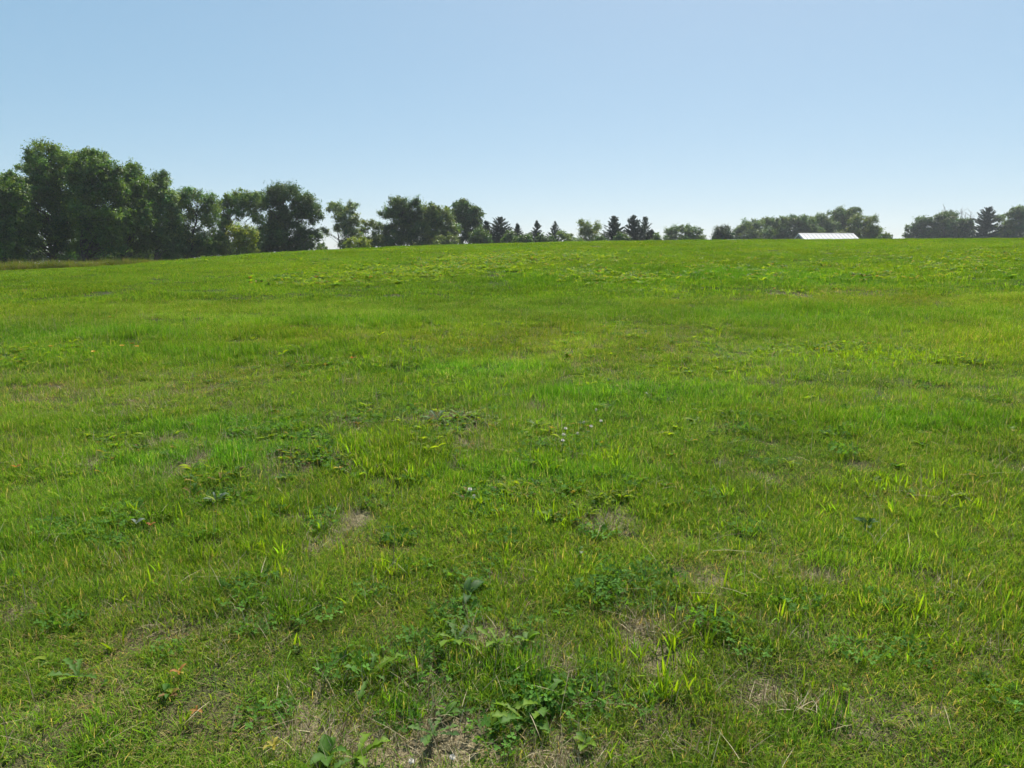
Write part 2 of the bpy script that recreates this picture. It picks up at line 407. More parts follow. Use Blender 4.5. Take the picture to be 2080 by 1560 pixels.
def lay_grass(x, y, base_scale):
    n = len(x)
    b = bare_map(x, y); d = dry_map(x, y); lu = field_of(LUSH, x, y)
    keep = rng.random(n) > b * 1.05
    x, y, b, d, lu = x[keep], y[keep], b[keep], d[keep], lu[keep]; n = len(x)
    u = rng.random(n)
    kind = np.where(u < 1 - d * 1.1, 0, np.where(u < 1.18 - d * .62, 1, 2))
    idx = np.where(kind == 0, rng.integers(0, 4, n), np.where(kind == 1, rng.integers(4, 8, n), rng.integers(8, 10, n)))
    tuft = rng.random(n) < (0.03 + 0.35 * lu + 0.25 * np.clip(fbm(x * 2.2, y * 2.2, 24, 2) - .6, 0, 1))
    idx = np.where(tuft, rng.integers(10, 13, n), idx)
    hn = fbm(x * 1.3, y * 1.3, 20, 3)
    sz = base_scale * (0.36 + 0.80 * hn) * (1 - .35 * d) * (1 + .35 * lu) * rng.uniform(.8, 1.2, n)
    sxy = base_scale * rng.uniform(.85, 1.15, n); sz = np.where(tuft, sz * 1.1, sz)
    v = 0.62 + 0.40 * fbm(x * .16, y * .3, 27, 3) + 0.34 * vnoise(x * 1.6, y * 1.6, 34) + 0.22 * vnoise(x * 5, y * 5, 36) + .10 * np.clip((8 - y) / 5, 0, 1)
    tx0, ty0, tx1, ty1 = TRACK; tl = np.clip(((x - tx0) * (tx1 - tx0) + (y - ty0) * (ty1 - ty0)) / ((tx1 - tx0) ** 2 + (ty1 - ty0) ** 2), 0, 1)
    td = np.hypot(x - tx0 - tl * (tx1 - tx0), y - ty0 - tl * (ty1 - ty0)); v = v * (1 + .22 * np.exp(-(td / .35) ** 2) - .12 * np.exp(-((td - .75) / .3) ** 2))
    warm = fbm(x * .35 + 50, y * .35, 30, 3) - .5
    tint = np.stack([v * (1 + .45 * warm + .12 * d - .18 * lu), v * (1 + .1 * warm), .85 * v * (1 - .3 * warm)], 1)
    return x, y, height(x, y) - .004, zrot(n), np.stack([sxy, sxy, sz], 1), idx, tint
x, y = wedge(0.3, 5.5, 290, pad=1.6); P1 = lay_grass(x, y, 1.0)
x, y = wedge(5.5, 12, 150, pad=2.2); P2 = lay_grass(x, y, 1.1)
cat = lambda *ps: [np.concatenate(q) for q in zip(*ps)]
scatter('lawn_grass', *cat(P1, P2), C_near, 'short fine green and straw coloured grass blades close to the viewer', 'grass')
x, y = wedge(12, 24, 17, pad=3); P3 = lay_grass(x, y, 1.05)
x, y = wedge(24, 64, 9, pad=5); P4 = lay_grass(x, y, 1.15)
scatter('meadow_grass', *cat(P3, P4), C_far, 'mown green grass of the slope up to the crest', 'grass')

# straw lying in bare spots
st = [blades(120, .14, (.04, .11), (.0016, .0032), 1.45, .25, straw_cols, 180 + i, levels=2) for i in range(4)]
st += [blades(5, .10, (.10, .22), (.0016, .0028), 1.35, .15, straw_cols, 186 + i, levels=3) for i in range(2)]
C_straw = source('straw_wisps', mk('straw_wisps', st, M_straw))
x, y = wedge(1.2, 11, 90, pad=.5); b = bare_map(x, y) + .10 * dry_map(x, y)
k = rng.random(len(x)) < b; x, y = x[k], y[k]; n = len(x)
x2, y2 = wedge(1.2, 10, 7, pad=.5); x = np.concatenate([x, x2]); y = np.concatenate([y, y2]); idx = np.concatenate([rng.integers(0, 4, n), rng.integers(4, 6, len(x2))]); lift = np.concatenate([np.full(n, .004), rng.uniform(.03, .06, len(x2))]); n = len(x)
scatter('dead_grass_thatch', x, y, height(x, y) + lift, zrot(n), np.repeat(rng.uniform(.7, 1.1, (n, 1)), 3, 1), idx,
        np.repeat(rng.uniform(.8, 1.15, (n, 1)), 3, 1), C_straw, 'pale dead straw matted over the thin bare spots', 'dead grass')

# broad bright blades of coarse grass
cb = [blades((3, 4, 6, 9, 5, 2)[i], .035, (.09, .19), (.006, .011), .32, .75, bright_cols, 190 + i, levels=4) for i in range(6)]
C_crab = source('coarse_tufts', mk('coarse_tufts', cb, M_weed))
def px_cloud(spec, more=1.0):
    """(px, row, spread px, spread rows, tilt rows per px, count) -> points on the field"""
    X = []; Y = []
    for (cx, cy, rx, ry, tl, n) in spec:
        if cy < 1010: n = int(n * more)
        dx = np.clip(rng.normal(0, .55, n), -1.2, 1.2) * rx; dy = np.clip(rng.normal(0, .55, n), -1.3, 1.3) * ry
        a, b, _ = ground_at(cx + dx, cy + dy + tl * dx); k = ~np.isnan(a); X.append(a[k]); Y.append(b[k])
    return np.concatenate(X), np.concatenate(Y)
cx_, cy_ = px_cloud([(760, 905, 90, 28, -.15, 90), (800, 955, 110, 30, 0, 60), (1235, 945, 40, 20, 0, 30), (1110, 940, 50, 18, 0, 25), (800, 1160, 40, 25, 0, 16), (1000, 1030, 80, 30, 0, 30),
                     (1130, 1060, 60, 25, 0, 20), (1380, 1330, 130, 60, 0, 26), (1500, 1250, 160, 60, 0, 20), (1760, 1245, 90, 40, 0, 20), (1850, 1290, 110, 50, 0, 18), (1960, 1030, 80, 40, 0, 34),
                     (1800, 990, 100, 30, 0, 30), (620, 1070, 90, 30, 0, 16), (420, 1140, 120, 40, 0, 16), (560, 1130, 60, 25, 0, 12), (900, 800, 120, 16, 0, 40), (780, 725, 140, 22, 0, 60),
                     (1530, 760, 160, 30, 0, 60), (1720, 725, 150, 16, 0, 200), (1850, 735, 130, 14, 0, 180), (2030, 700, 70, 30, 0, 50), (1650, 650, 160, 24, 0, 70), (1880, 560, 230, 26, 0, 260),
                     (1700, 545, 200, 18, 0, 150), (1950, 525, 150, 14, 0, 200), (1350, 600, 160, 12, 0, 80), (1580, 620, 160, 20, 0, 60), (900, 540, 320, 18, -.06, 330), (1100, 560, 220, 14, 0, 160), (200, 720, 200, 22, 0, 50),
                     (1650, 1010, 200, 60, 0, 30), (300, 1050, 160, 40, 0, 20), (1330, 1420, 120, 50, 0, 16), (1450, 690, 120, 25, 0, 40), (1050, 820, 160, 30, 0, 16),
                     (1000, 1100, 800, 220, 0, 70), (1000, 760, 900, 120, 0, 120), (1100, 1400, 800, 120, 0, 34)], 1.9)
n = len(cx_); s = rng.uniform(.3, .9, n) * np.where(cy_ > 12, 1.3, 1)
scatter('coarse_grass', cx_, cy_, height(cx_, cy_) - .004, zrot(n) * np.array((2, 2, 1)), np.stack([s, s, s * rng.uniform(.75, 1.1, n)], 1), rng.integers(0, 6, n),
        np.repeat(rng.uniform(.85, 1.25, (n, 1)), 3, 1) * np.array((1.05, 1, .9)), C_crab, 'scattered tufts of broad bright yellow green grass blades', 'grass')

# ---------------------------------------------------------------- leaf shapes for weeds
def leaf_shape(kind, L, W, seed, arch=0.5):
    """a curved leaf along +X rising in Z; returns V, quads"""
    g = np.random.default_rng(seed); n = 9
    V = []; F = []
    for i in range(n + 1):
        t = i / n
        if kind == 'oval': w = W * math.sin(math.pi * min(1, .06 + .94 * t) ** .8) ** .75 * (1 if t > .18 else .3 + 3.8 * t)
        elif kind == 'lobed': w = W * (.22 + .78 * t ** .8) * (1.0 if i % 2 else .42) * g.uniform(.8, 1.15) * (1 if t < .9 else .6)
        elif kind == 'narrow': w = W * math.sin(math.pi * (.08 + .9 * t)) ** .6
        else: w = W * math.sin(math.pi * (.05 + .92 * t))
        if i == n: w = W * .03
        ang = arch * (1 - 1.9 * t); x = L * t * (1 - .12 * t); z = L * (math.sin(arch) * t - .55 * arch * t * t)
        wob = g.normal(0, .03) * W
        lift = .22 * w
        V += [(x, -w / 2, z + lift + wob), (x, 0, z), (x, w / 2, z + lift - wob)]
        if i:
            a = 3 * (i - 1); F += [(a, a + 1, a + 4, a + 3), (a + 1, a + 2, a + 5, a + 4)]
    return np.array(V), np.array(F)
def rot_z(V, a):
    c, s = math.cos(a), math.sin(a); return np.stack([V[:, 0] * c - V[:, 1] * s, V[:, 0] * s + V[:, 1] * c, V[:, 2]], 1)
def rosette(n, kind, L, W, cols, seed, up=(.3, .9)):
    g = np.random.default_rng(seed); VV = []; FF = []; CC = []; o = 0
    for i in range(n):
        V, F = leaf_shape(kind, g.uniform(*L), g.uniform(*W), seed * 31 + i, g.uniform(*up))
        V = rot_z(V, i * 2.4 + g.normal(0, .3)); V[:, :2] += g.normal(0, .012, 2)
        c = cols[g.integers(0, len(cols))] * g.uniform(.8, 1.2)
        VV.append(V); FF.append(F + o); CC.append(np.tile(c, (len(V), 1))); o += len(V)
    return np.concatenate(VV), np.concatenate(FF), np.concatenate(CC)
WG = [np.array((.065, .15, .022)), np.array((.14, .22, .02)), np.array((.20, .27, .018))]
WR = WG + WG + [np.array((.20, .12, .05)), np.array((.26, .20, .05))]
ws = [rosette(9, ('lobed', 'oval')[i % 2], (.05, .12), (.022, .042), WG if i < 5 else WR, 300 + i, (.4, 1.15)) for i in range(7)]
C_weed = source('broadleaf_rosettes', mk('broadleaf_rosettes', ws, M_weed))
wx, wy = px_cloud([(880, 548, 310, 20, -.07, 850), (1040, 527, 170, 12, 0, 260), (1250, 565, 130, 13, .05, 240), (1330, 590, 130, 10, .05, 130), (1150, 520, 160, 10, 0, 120), (1480, 560, 160, 20, 0, 120),
                   (1850, 548, 220, 30, 0, 260), (1990, 525, 90, 16, 0, 160), (1620, 590, 200, 22, 0, 90), (90, 712, 150, 22, 0, 260), (20, 735, 60, 18, 0, 40), (265, 720, 24, 10, 0, 16),
                   (1010, 663, 75, 8, 0, 40), (1245, 664, 40, 9, -.3, 36), (900, 778, 60, 12, 0, 26), (1700, 712, 140, 12, 0, 150), (1850, 735, 130, 14, 0, 170), (1570, 715, 50, 10, 0, 26),
                   (560, 715, 120, 14, 0, 30), (700, 740, 100, 14, 0, 30), (1440, 740, 110, 22, 0, 40), (910, 870, 70, 18, 0, 40), (700, 850, 120, 16, 0, 36), (230, 895, 80, 10, 0, 22), (610, 905, 90, 18, 0, 22),
                   (1080, 880, 60, 12, 0, 14), (620, 580, 60, 10, 0, 40), (1160, 1060, 60, 20, 0, 8), (1230, 1000, 120, 30, 0, 10), (300, 950, 250, 60, 0, 30), (450, 960, 70, 20, 0, 8),
                   (1000, 720, 1000, 90, 0, 200), (1100, 530, 1000, 25, 0, 250), (960, 860, 90, 16, 0, 60), (880, 920, 60, 16, 0, 30), (620, 940, 70, 14, 0, 30), (1000, 1010, 60, 20, 0, 20), (1000, 900, 900, 120, 0, 160)])
_sx, _sy = wedge(1.6, 11, 5, pad=.3); wx = np.concatenate([wx, _sx]); wy = np.concatenate([wy, _sy])     # small seedlings everywhere near
n = len(wx); s = rng.uniform(.6, 1.15, n) * np.where(wy > 14, 1.3, .72); s[-len(_sx):] *= rng.uniform(.35, .75, len(_sx))
scatter('broadleaf_weeds', wx, wy, height(wx, wy) + np.where(wy > 14, .03, .012), zrot(n) * np.array((2, 2, 1)), np.stack([s, s, s * rng.uniform(.8, 1.5, n)], 1), rng.integers(0, 7, n),
        np.repeat(rng.uniform(.8, 1.2, (n, 1)), 3, 1), C_weed, 'patches of yellow green broad leaved weeds spread through the field', 'weeds')

# clover: three round leaflets on a short stalk
def clover_patch(seed, n=46, rad=.13):
    g = np.random.default_rng(seed); VV = []; FF = []; CC = []; o = 0
    for i in range(n):
        r = rad * math.sqrt(g.random()); a = g.random() * 6.28; h = g.uniform(.02, .06); c0 = np.array((r * math.cos(a), r * math.sin(a), h))
        tilt = g.normal(0, .5, 2); sz = g.uniform(.006, .011); q0 = g.random() * 6.28
        col = np.array((.085, .19, .03)) * g.uniform(.7, 1.4)
        for k in range(3):
            q = q0 + k * 2.094; m = np.array((math.cos(q), math.sin(q), 0)); s_ = np.array((-m[1], m[0], 0))
            pts = [c0, c0 + m * sz * .9 + s_ * sz * .75, c0 + m * sz * 1.7 + s_ * sz * .35, c0 + m * sz * 1.7 - s_ * sz * .35, c0 + m * sz * .9 - s_ * sz * .75]
            P = np.array(pts); P[:, 2] += (P[:, 0] - c0[0]) * tilt[0] + (P[:, 1] - c0[1]) * tilt[1] + np.array((0, .003, .002, .002, .003))
            VV.append(P); FF += [(o, o + 1, o + 2), (o, o + 2, o + 3), (o, o + 3, o + 4)]; CC.append(np.tile(col, (5, 1))); o += 5
    return np.concatenate(VV), np.array(FF), np.concatenate(CC)
C_clov = source('clover_leaves', mk('clover_leaves', [clover_patch(400 + i) for i in range(4)], M_clover))
vx, vy = px_cloud([(960, 1010, 70, 24, 0, 34), (1130, 905, 70, 22, 0, 30), (900, 870, 70, 18, 0, 26), (640, 925, 90, 25, 0, 36), (1080, 1440, 50, 40, 0, 8), (1180, 1400, 60, 30, 0, 8), (440, 1020, 60, 25, 0, 16),
                   (190, 1090, 120, 40, 0, 24), (1500, 860, 200, 40, 0, 40), (1260, 1210, 110, 40, 0, 20), (560, 880, 120, 25, 0, 40), (930, 1230, 60, 30, 0, 6), (1030, 1500, 60, 30, 0, 5), (760, 850, 140, 20, 0, 40),
                   (1800, 820, 220, 50, 0, 40), (1000, 1000, 900, 300, 0, 150), (1000, 1350, 900, 160, 0, 60), (1000, 700, 1000, 100, 0, 90)])
n = len(vx); k = rng.random(n) < .5; vx, vy = vx[k], vy[k]; n = len(vx); s = rng.uniform(.45, .85, n)
scatter('clover', vx, vy, height(vx, vy) + .004, zrot(n), np.stack([s, s, s * rng.uniform(.7, 1.2, n)], 1), rng.integers(0, 4, n),
        np.repeat(rng.uniform(.85, 1.25, (n, 1)), 3, 1), C_clov, 'low mats of small dark clover leaves among the grass', 'clover')

# ---------------------------------------------------------------- rough grass behind the mown edge on the far left
def rough_cols(g, n):
    c = np.stack([OLIVE * .8, GREEN * .8, PALE * .7, OLIVE * .6, BROWN * .8])[g.integers(0, 5, n)] * g.uniform(.7, 1.1, (n, 1))
    return np.stack([c * .8, np.where(g.random((n, 1)) < .16, BROWN, c * 1.1)], 1)
rs = [blades(150, .42, (.45, 1.0), (.010, .020), .16, .35, rough_cols, 500 + i, levels=3) for i in range(5)]
C_rough = source('tall_blades', mk('tall_blades', rs, M_grass))
n = 1500; x = rng.uniform(-75, -17, n); y = YC + 1.2 + 10 * rng.random(n) ** 1.4 + np.clip((x + 30) * .25, 0, 9) + .03 * np.abs(x + 30)
s = 1.2 * rng.uniform(.7, 1.05, n) * np.interp(x, [-75, -36, -28, -17], [1, .95, .7, .3])
scatter('rough_grass', x, y, height(x, y) - .02, zrot(n), np.stack([s, s, s * rng.uniform(.75, 1.1, n)], 1), rng.integers(0, 5, n),
        np.repeat(rng.uniform(.75, 1.15, (n, 1)), 3, 1), C_rough, 'strip of tall unmown olive grass under the big trees on the left', 'tall grass')

# ---------------------------------------------------------------- trees
def unit(v): return v / (np.linalg.norm(v, axis=-1, keepdims=True) + 1e-9)
def leaf_quads(c, nrm, size, g, aspect=.62):
    n = len(c)
    t = unit(np.cross(nrm, g.normal(0, 1, (n, 3)))); b = np.cross(nrm, t)
    a = t * (size * .5)[:, None]; b = b * (size * .5 * aspect)[:, None]
    fold = nrm * (size * .12)[:, None]
    V = np.stack([c - a, c + b + fold, c + a, c - b + fold], 1).reshape(-1, 3)
    return V, np.arange(4 * n).reshape(n, 4)
HUE = {'maple': (.105, .185, .030), 'ash': (.118, .195, .052), 'dark': (.068, .128, .036), 'pale': (.160, .220, .090), 'lime': (.190, .260, .030),
       'far': (.092, .155, .048), 'olive': (.118, .172, .040), 'spruce': (.038, .068, .036), 'pine': (.048, .082, .038)}
def broadleaf(name, label, cat, d, base_px, lobes, hue, leaf=.2, cover=5.0, clump=(.5, 1.05), seed=1, lean=0.0, group=None, stems=1, ragged=.5, trunk_r=None, limbs=True, grow=1.3):
    g = np.random.default_rng(seed); m = mpp(d)
    bx = at(base_px, HOR, d)[0]; bz = float(height(bx, d)) - .08
    root = link(name, None, label=label, cat=cat, group=group, loc=(bx, d, bz)); org = np.array((bx, d, bz))
    if d >= 140:                                      # far crowns reach the ground
        lo = min(l[0] - l[2] for l in lobes); hi = max(l[0] + l[2] for l in lobes); lobes = lobes + [((lo + hi) / 2, 488, (hi - lo) * .42, 8), ((lo + hi) / 2, 498, (hi - lo) * .42, 8)]
    cl = []
    for (px, row, rx, ry) in lobes:
        c = at(px, row, d) - org; rx *= m * grow; ry *= m * grow; rz = .5 * (rx + ry)
        area = math.pi * rx * ry; r0 = np.clip(.42 * min(rx, ry), clump[0], clump[1])
        k = max(3, int(3.0 * area / (math.pi * r0 * r0)))
        dy = g.normal(0, .35) * rz
        for i in range(k):
            v = unit(g.normal(0, 1, 3)) * g.random() ** .42
            rr = r0 * g.uniform(.65, 1.25)
            p = c + np.array((v[0] * max(rx - rr * .8, .1), dy + v[1] * max(rz - rr * .5, .1), v[2] * max(ry - rr * .8, .1)))
            p[2] = max(p[2], rr * .4)
            cl.append((p, rr, area / k))
    P = np.array([c[0] for c in cl]); RR = np.array([c[1] for c in cl]); AR = np.array([c[2] for c in cl])
    # leaves along short twigs in each clump
    la = leaf * leaf * .31
    cnt = np.maximum(12, (AR * cover / la)).astype(int)
    ci = np.repeat(np.arange(len(P)), cnt); n = len(ci)
    ntw = 26
    TW = unit(g.normal(0, 1, (len(P), ntw, 3)) * np.array((1, 1, .75)) + np.array((0, 0, .12)))
    TL = g.uniform(.55, 1.0 + ragged, (len(P), ntw))
    k = g.integers(0, ntw, n); t = g.random(n) ** .55
    dirs = TW[ci, k]
    pos = P[ci] + dirs * (RR[ci] * TL[ci, k] * t)[:, None] + g.normal(0, 1, (n, 3)) * (RR[ci] * .13)[:, None] - np.array((0, 0, 1)) * (RR[ci] * .12 * t * t)[:, None]
    pos[:, 2] = np.maximum(pos[:, 2], .1)
    nrm = unit(g.normal(0, .62, (n, 3)) + 1.0 * dirs + np.array((0, 0, .35)))
    V, Q = leaf_quads(pos, nrm, leaf * g.uniform(.65, 1.35, n), g)
    hc = np.array(HUE[hue])
    cc = g.uniform(.7, 1.4, len(P))[ci] * g.uniform(.65, 1.35, n)
    wm = (g.normal(0, .16, len(P))[ci] + g.normal(0, .10, n))
    C = hc * cc[:, None] * np.stack([1 + wm, 1 + .3 * wm, 1 - .6 * wm], 1)
    link('crown', mesh('crown', V, quads=Q, mat=M_leaf, col=np.repeat(C, 4, 0)), root)
    # trunk and limbs
    top = P[:, 2].max(); tr = trunk_r or max(.07, .018 * top)
    mb = MB(); lines = []
    for s in range(stems):
        off = g.normal(0, .25 * (stems > 1), 2); pts = []; ang = np.clip(g.normal(0, .08, 2) * (1 + 1.4 * (stems > 1)), -.16, .16) + np.array((lean, 0))
        cx = np.mean(P[:, 0])
        for i in range(8):
            t = i / 7; z = t * top * .86
            pts.append(np.array((off[0] + ang[0] * z + (cx * t * t * .8 if lean == 0 else 0), off[1] + ang[1] * z, z)) + (g.normal(0, .06 * tr * 8, 3) * np.array((1, 1, 0)) if i else 0))
        mb.tube(pts, [tr * (1.25 if i == 0 else 1) * (1 - .85 * i / 7) for i in range(8)], 8); lines.append(pts)
    if limbs:
        for p, r, a in cl:
            if g.random() > (.75 if cover > 4 else .5): continue
            ln = lines[g.integers(0, len(lines))]
            z0 = p[2] - (.5 + .8 * g.random()) * (np.hypot(p[0] - ln[4][0], p[1] - ln[4][1]) * .6 + r); z0 = np.clip(z0, .12 * top, .8 * top)
            q = np.interp(z0, [v[2] for v in ln], range(8)); i0 = int(min(q, 6)); s0 = ln[i0] + (ln[i0 + 1] - ln[i0]) * (q - i0)
            mid = s0 * .45 + p * .55 + np.array((0, 0, .10 * r)) + g.normal(0, .38, 3) * r
            rb = tr * .27 * (1 - .6 * z0 / top)
            mb.tube([s0, s0 * .75 + mid * .25 + g.normal(0, .05, 3), mid, p], [rb, rb * .8, rb * .55, rb * .18], 5)
    mb.build('trunk', M_bark, root, smooth=True)
    return root
def conifer(name, label, d, px, top_row, half_px, seed, hue='spruce', up=-.12, gap=.0, power=.85, step=.34, leaf=.26, group=None, skirt=0.0):
    g = np.random.default_rng(seed); m = mpp(d)
    b = at(px, HOR, d); bz = float(height(b[0], d)) - .06
    H = at(px, top_row, d)[2] - bz; Rb = half_px * m * 2.1
    root = link(name, None, label=label, cat='tree', group=group, loc=(b[0], d, bz))
    mb = MB(); mb.tube([(0, 0, 0), (.03, 0, H * .5), (0, .02, H * .97)], [.017 * H + .04, .011 * H + .02, .012], 7)
    pos = []; nrm = []; ax = []
    z = .05 * H
    while z < H * .98:
        f = z / H; nb = g.integers(6, 9); L0 = Rb * ((1 - f) ** (power + .12)) * 1.08 + .05
        for k in range(nb):
            if g.random() < gap: continue
            a = g.random() * 6.283; L = L0 * g.uniform(.62, 1.18); el = up * (1 - f) + .55 * f * f + g.normal(0, .08)
            dr = np.array((math.cos(a) * math.cos(el), math.sin(a) * math.cos(el), math.sin(el)))
            nf = int(16 + 48 * L); t = g.random(nf) ** .7
            curve = np.outer(t * t, np.array((0, 0, .18 * L)))
            side = unit(np.cross(dr, (0, 0, 1)))
            sp = g.normal(0, .13, nf) * L * (1.15 - t)
            pos.append(np.array((0, 0, z)) + np.outer(t * L, dr) + curve + np.outer(sp, side) + g.normal(0, .05, (nf, 3)))
            nrm.append(unit(g.normal(0, .7, (nf, 3)) + np.array((0, 0, .8))))
            if L > .5: mb.tube([(0, 0, z), tuple(np.array((0, 0, z)) + dr * L * .5 + np.array((0, 0, .045 * L))), tuple(np.array((0, 0, z)) + dr * L * .92 + np.array((0, 0, .15 * L)))], [.022, .014, .006], 4)
        z += step * g.uniform(.8, 1.2) * (1 - .45 * f)
    lead = g.normal(0, .035, (40, 3)) + np.outer(np.linspace(.93, 1.0, 40) * H, (0, 0, 1)); pos.append(lead); nrm.append(unit(g.normal(0, 1, (40, 3))))
    pos = np.concatenate(pos); nrm = np.concatenate(nrm); n = len(pos)
    V, Q = leaf_quads(pos, nrm, leaf * g.uniform(.6, 1.3, n) * (1.1 - .5 * np.clip(pos[:, 2] / H, 0, 1) ** 3), g, .42)
    C = np.array(HUE[hue]) * g.uniform(.65, 1.35, (n, 1))
    link('crown', mesh('crown', V, quads=Q, mat=M_needle, col=np.repeat(C, 4, 0)), root)
    mb.build('trunk', M_bark, root, smooth=True)
    return root

# left group
B = broadleaf
B('maple_tree', 'dark full tree cut off by the left edge of the picture', 'tree', 74, 12, [(15, 425, 45, 60), (38, 392, 20, 32), (5, 385, 28, 34), (20, 490, 42, 40), (-45, 430, 50, 80), (48, 450, 18, 45)], 'maple', .19, 6, seed=21)
B('maple_tree', 'tallest tree of the left group, with the ragged top', 'tree', 80, 100, [(98, 318, 34, 26), (52, 335, 32, 18), (135, 345, 42, 34), (80, 370, 40, 30), (125, 400, 52, 40), (100, 455, 45, 34), (150, 440, 40, 40), (58, 420, 22, 40), (155, 320, 18, 18), (60, 480, 26, 30), (135, 490, 26, 34)], 'maple', .19, 4.6, seed=22, trunk_r=.28)
B('maple_tree', 'big rounded tree right beside the tallest one on the left', 'tree', 76, 168, [(192, 328, 26, 30), (215, 352, 32, 34), (185, 385, 45, 36), (205, 430, 45, 42), (165, 430, 30, 40), (200, 485, 44, 36), (160, 488, 28, 34), (225, 470, 24, 30), (165, 345, 26, 28), (238, 385, 22, 30)], 'maple', .19, 5.4, seed=23, trunk_r=.25)
B('maple_tree', 'narrow tree with a pointed crown between the big rounded tree and the ash', 'tree', 80, 250, [(263, 350, 24, 26), (275, 385, 28, 34), (255, 420, 34, 36), (280, 440, 28, 40), (258, 480, 38, 40), (235, 455, 20, 30), (297, 395, 20, 34), (300, 430, 22, 34)], 'maple', .19, 5.2, seed=24)
B('ash_tree', 'grey green tree where the left group begins to step down', 'tree', 82, 318, [(324, 372, 22, 24), (342, 402, 24, 26), (318, 420, 28, 36), (340, 450, 26, 36), (322, 488, 36, 38), (300, 455, 18, 34)], 'ash', .18, 4.2, seed=25)
B('ash_tree', 'airy tree with sky showing between its forked trunks', 'tree', 86, 388, [(392, 402, 26, 20), (424, 412, 22, 20), (368, 412, 18, 18), (362, 448, 20, 18), (418, 445, 24, 24), (390, 440, 12, 20), (360, 490, 26, 28), (420, 482, 26, 26), (392, 508, 40, 14), (378, 470, 20, 16), (345, 430, 14, 20)], 'ash', .17, 3.6, seed=26, stems=2, clump=(.45, .85), trunk_r=.17)
B('ash_tree', 'thin crowned tree on a leaning trunk above the bright shrub', 'tree', 90, 470, [(492, 396, 34, 12), (462, 412, 20, 16), (515, 415, 22, 22), (488, 432, 22, 14), (455, 440, 12, 12), (525, 445, 14, 12), (450, 490, 24, 24), (480, 512, 30, 10), (462, 462, 18, 14), (440, 425, 14, 16), (530, 470, 14, 18), (500, 412, 26, 16)], 'ash', .17, 3.6, seed=27, lean=-.10, clump=(.45, .85), trunk_r=.17)
B('shrub', 'bright green shrub under the leaning thin tree', 'shrub', 86, 500, [(492, 472, 24, 16), (508, 482, 18, 20), (480, 492, 22, 18), (502, 505, 22, 12)], 'lime', .16, 3.6, seed=28, clump=(.35, .7), limbs=False)
B('oak_tree', 'dark dense tree standing just left of the low gap in the treeline', 'tree', 94, 585, [(582, 394, 32, 22), (556, 408, 24, 24), (612, 410, 26, 24), (632, 432, 22, 18), (595, 440, 40, 26), (560, 455, 26, 24), (580, 482, 42, 26), (622, 482, 26, 22), (550, 500, 20, 20), (600, 503, 46, 14)], 'dark', .18, 4.8, seed=29, trunk_r=.24)
B('cottonwood_tree', 'pale sparse tree with a branch hanging over the gap', 'tree', 100, 694, [(676, 420, 16, 15), (712, 422, 14, 18), (722, 446, 14, 14), (696, 446, 16, 14), (684, 462, 14, 10), (708, 472, 18, 14), (726, 478, 14, 12), (662, 472, 9, 11), (700, 495, 16, 12), (694, 430, 16, 14), (712, 455, 18, 14)], 'pale', .17, 3.0, seed=30, clump=(.4, .75), trunk_r=.14, stems=2)
B('shrub', 'yellow green bush at the foot of the pale sparse tree', 'shrub', 92, 728, [(728, 490, 22, 9), (708, 496, 10, 7), (742, 498, 10, 8), (722, 503, 24, 8)], 'lime', .15, 4.0, seed=31, clump=(.3, .6), limbs=False)
B('elm_tree', 'small flat topped tree between the pale tree and the dark twin crowns', 'tree', 104, 750, [(748, 452, 15, 9), (766, 464, 12, 12), (740, 468, 12, 10), (760, 488, 22, 16), (742, 494, 16, 12)], 'olive', .17, 3.2, seed=32, clump=(.4, .8))
B('maple_tree', 'broad dark tree with a feathery top left of the middle', 'tree', 108, 812, [(808, 414, 22, 16), (838, 424, 20, 22), (795, 432, 26, 16), (820, 442, 34, 22), (840, 460, 22, 26), (800, 466, 30, 16), (818, 486, 40, 16), (780, 490, 18, 14)], 'dark', .2, 4.8, seed=33, trunk_r=.22)
B('maple_tree', 'brownish green tree leaning against the round domed tree', 'tree', 110, 882, [(872, 426, 22, 14), (892, 438, 26, 20), (868, 450, 24, 22), (905, 458, 24, 22), (920, 470, 14, 18), (885, 478, 38, 20), (880, 494, 42, 9)], 'olive', .2, 5.0, seed=34)
B('linden_tree', 'round domed tree at the right end of the tall left treeline', 'tree', 122, 948, [(946, 424, 24, 18), (964, 436, 20, 22), (930, 434, 24, 20), (950, 455, 34, 24), (965, 478, 22, 18), (935, 480, 24, 16)], 'dark', .22, 5.4, seed=35, ragged=.2)
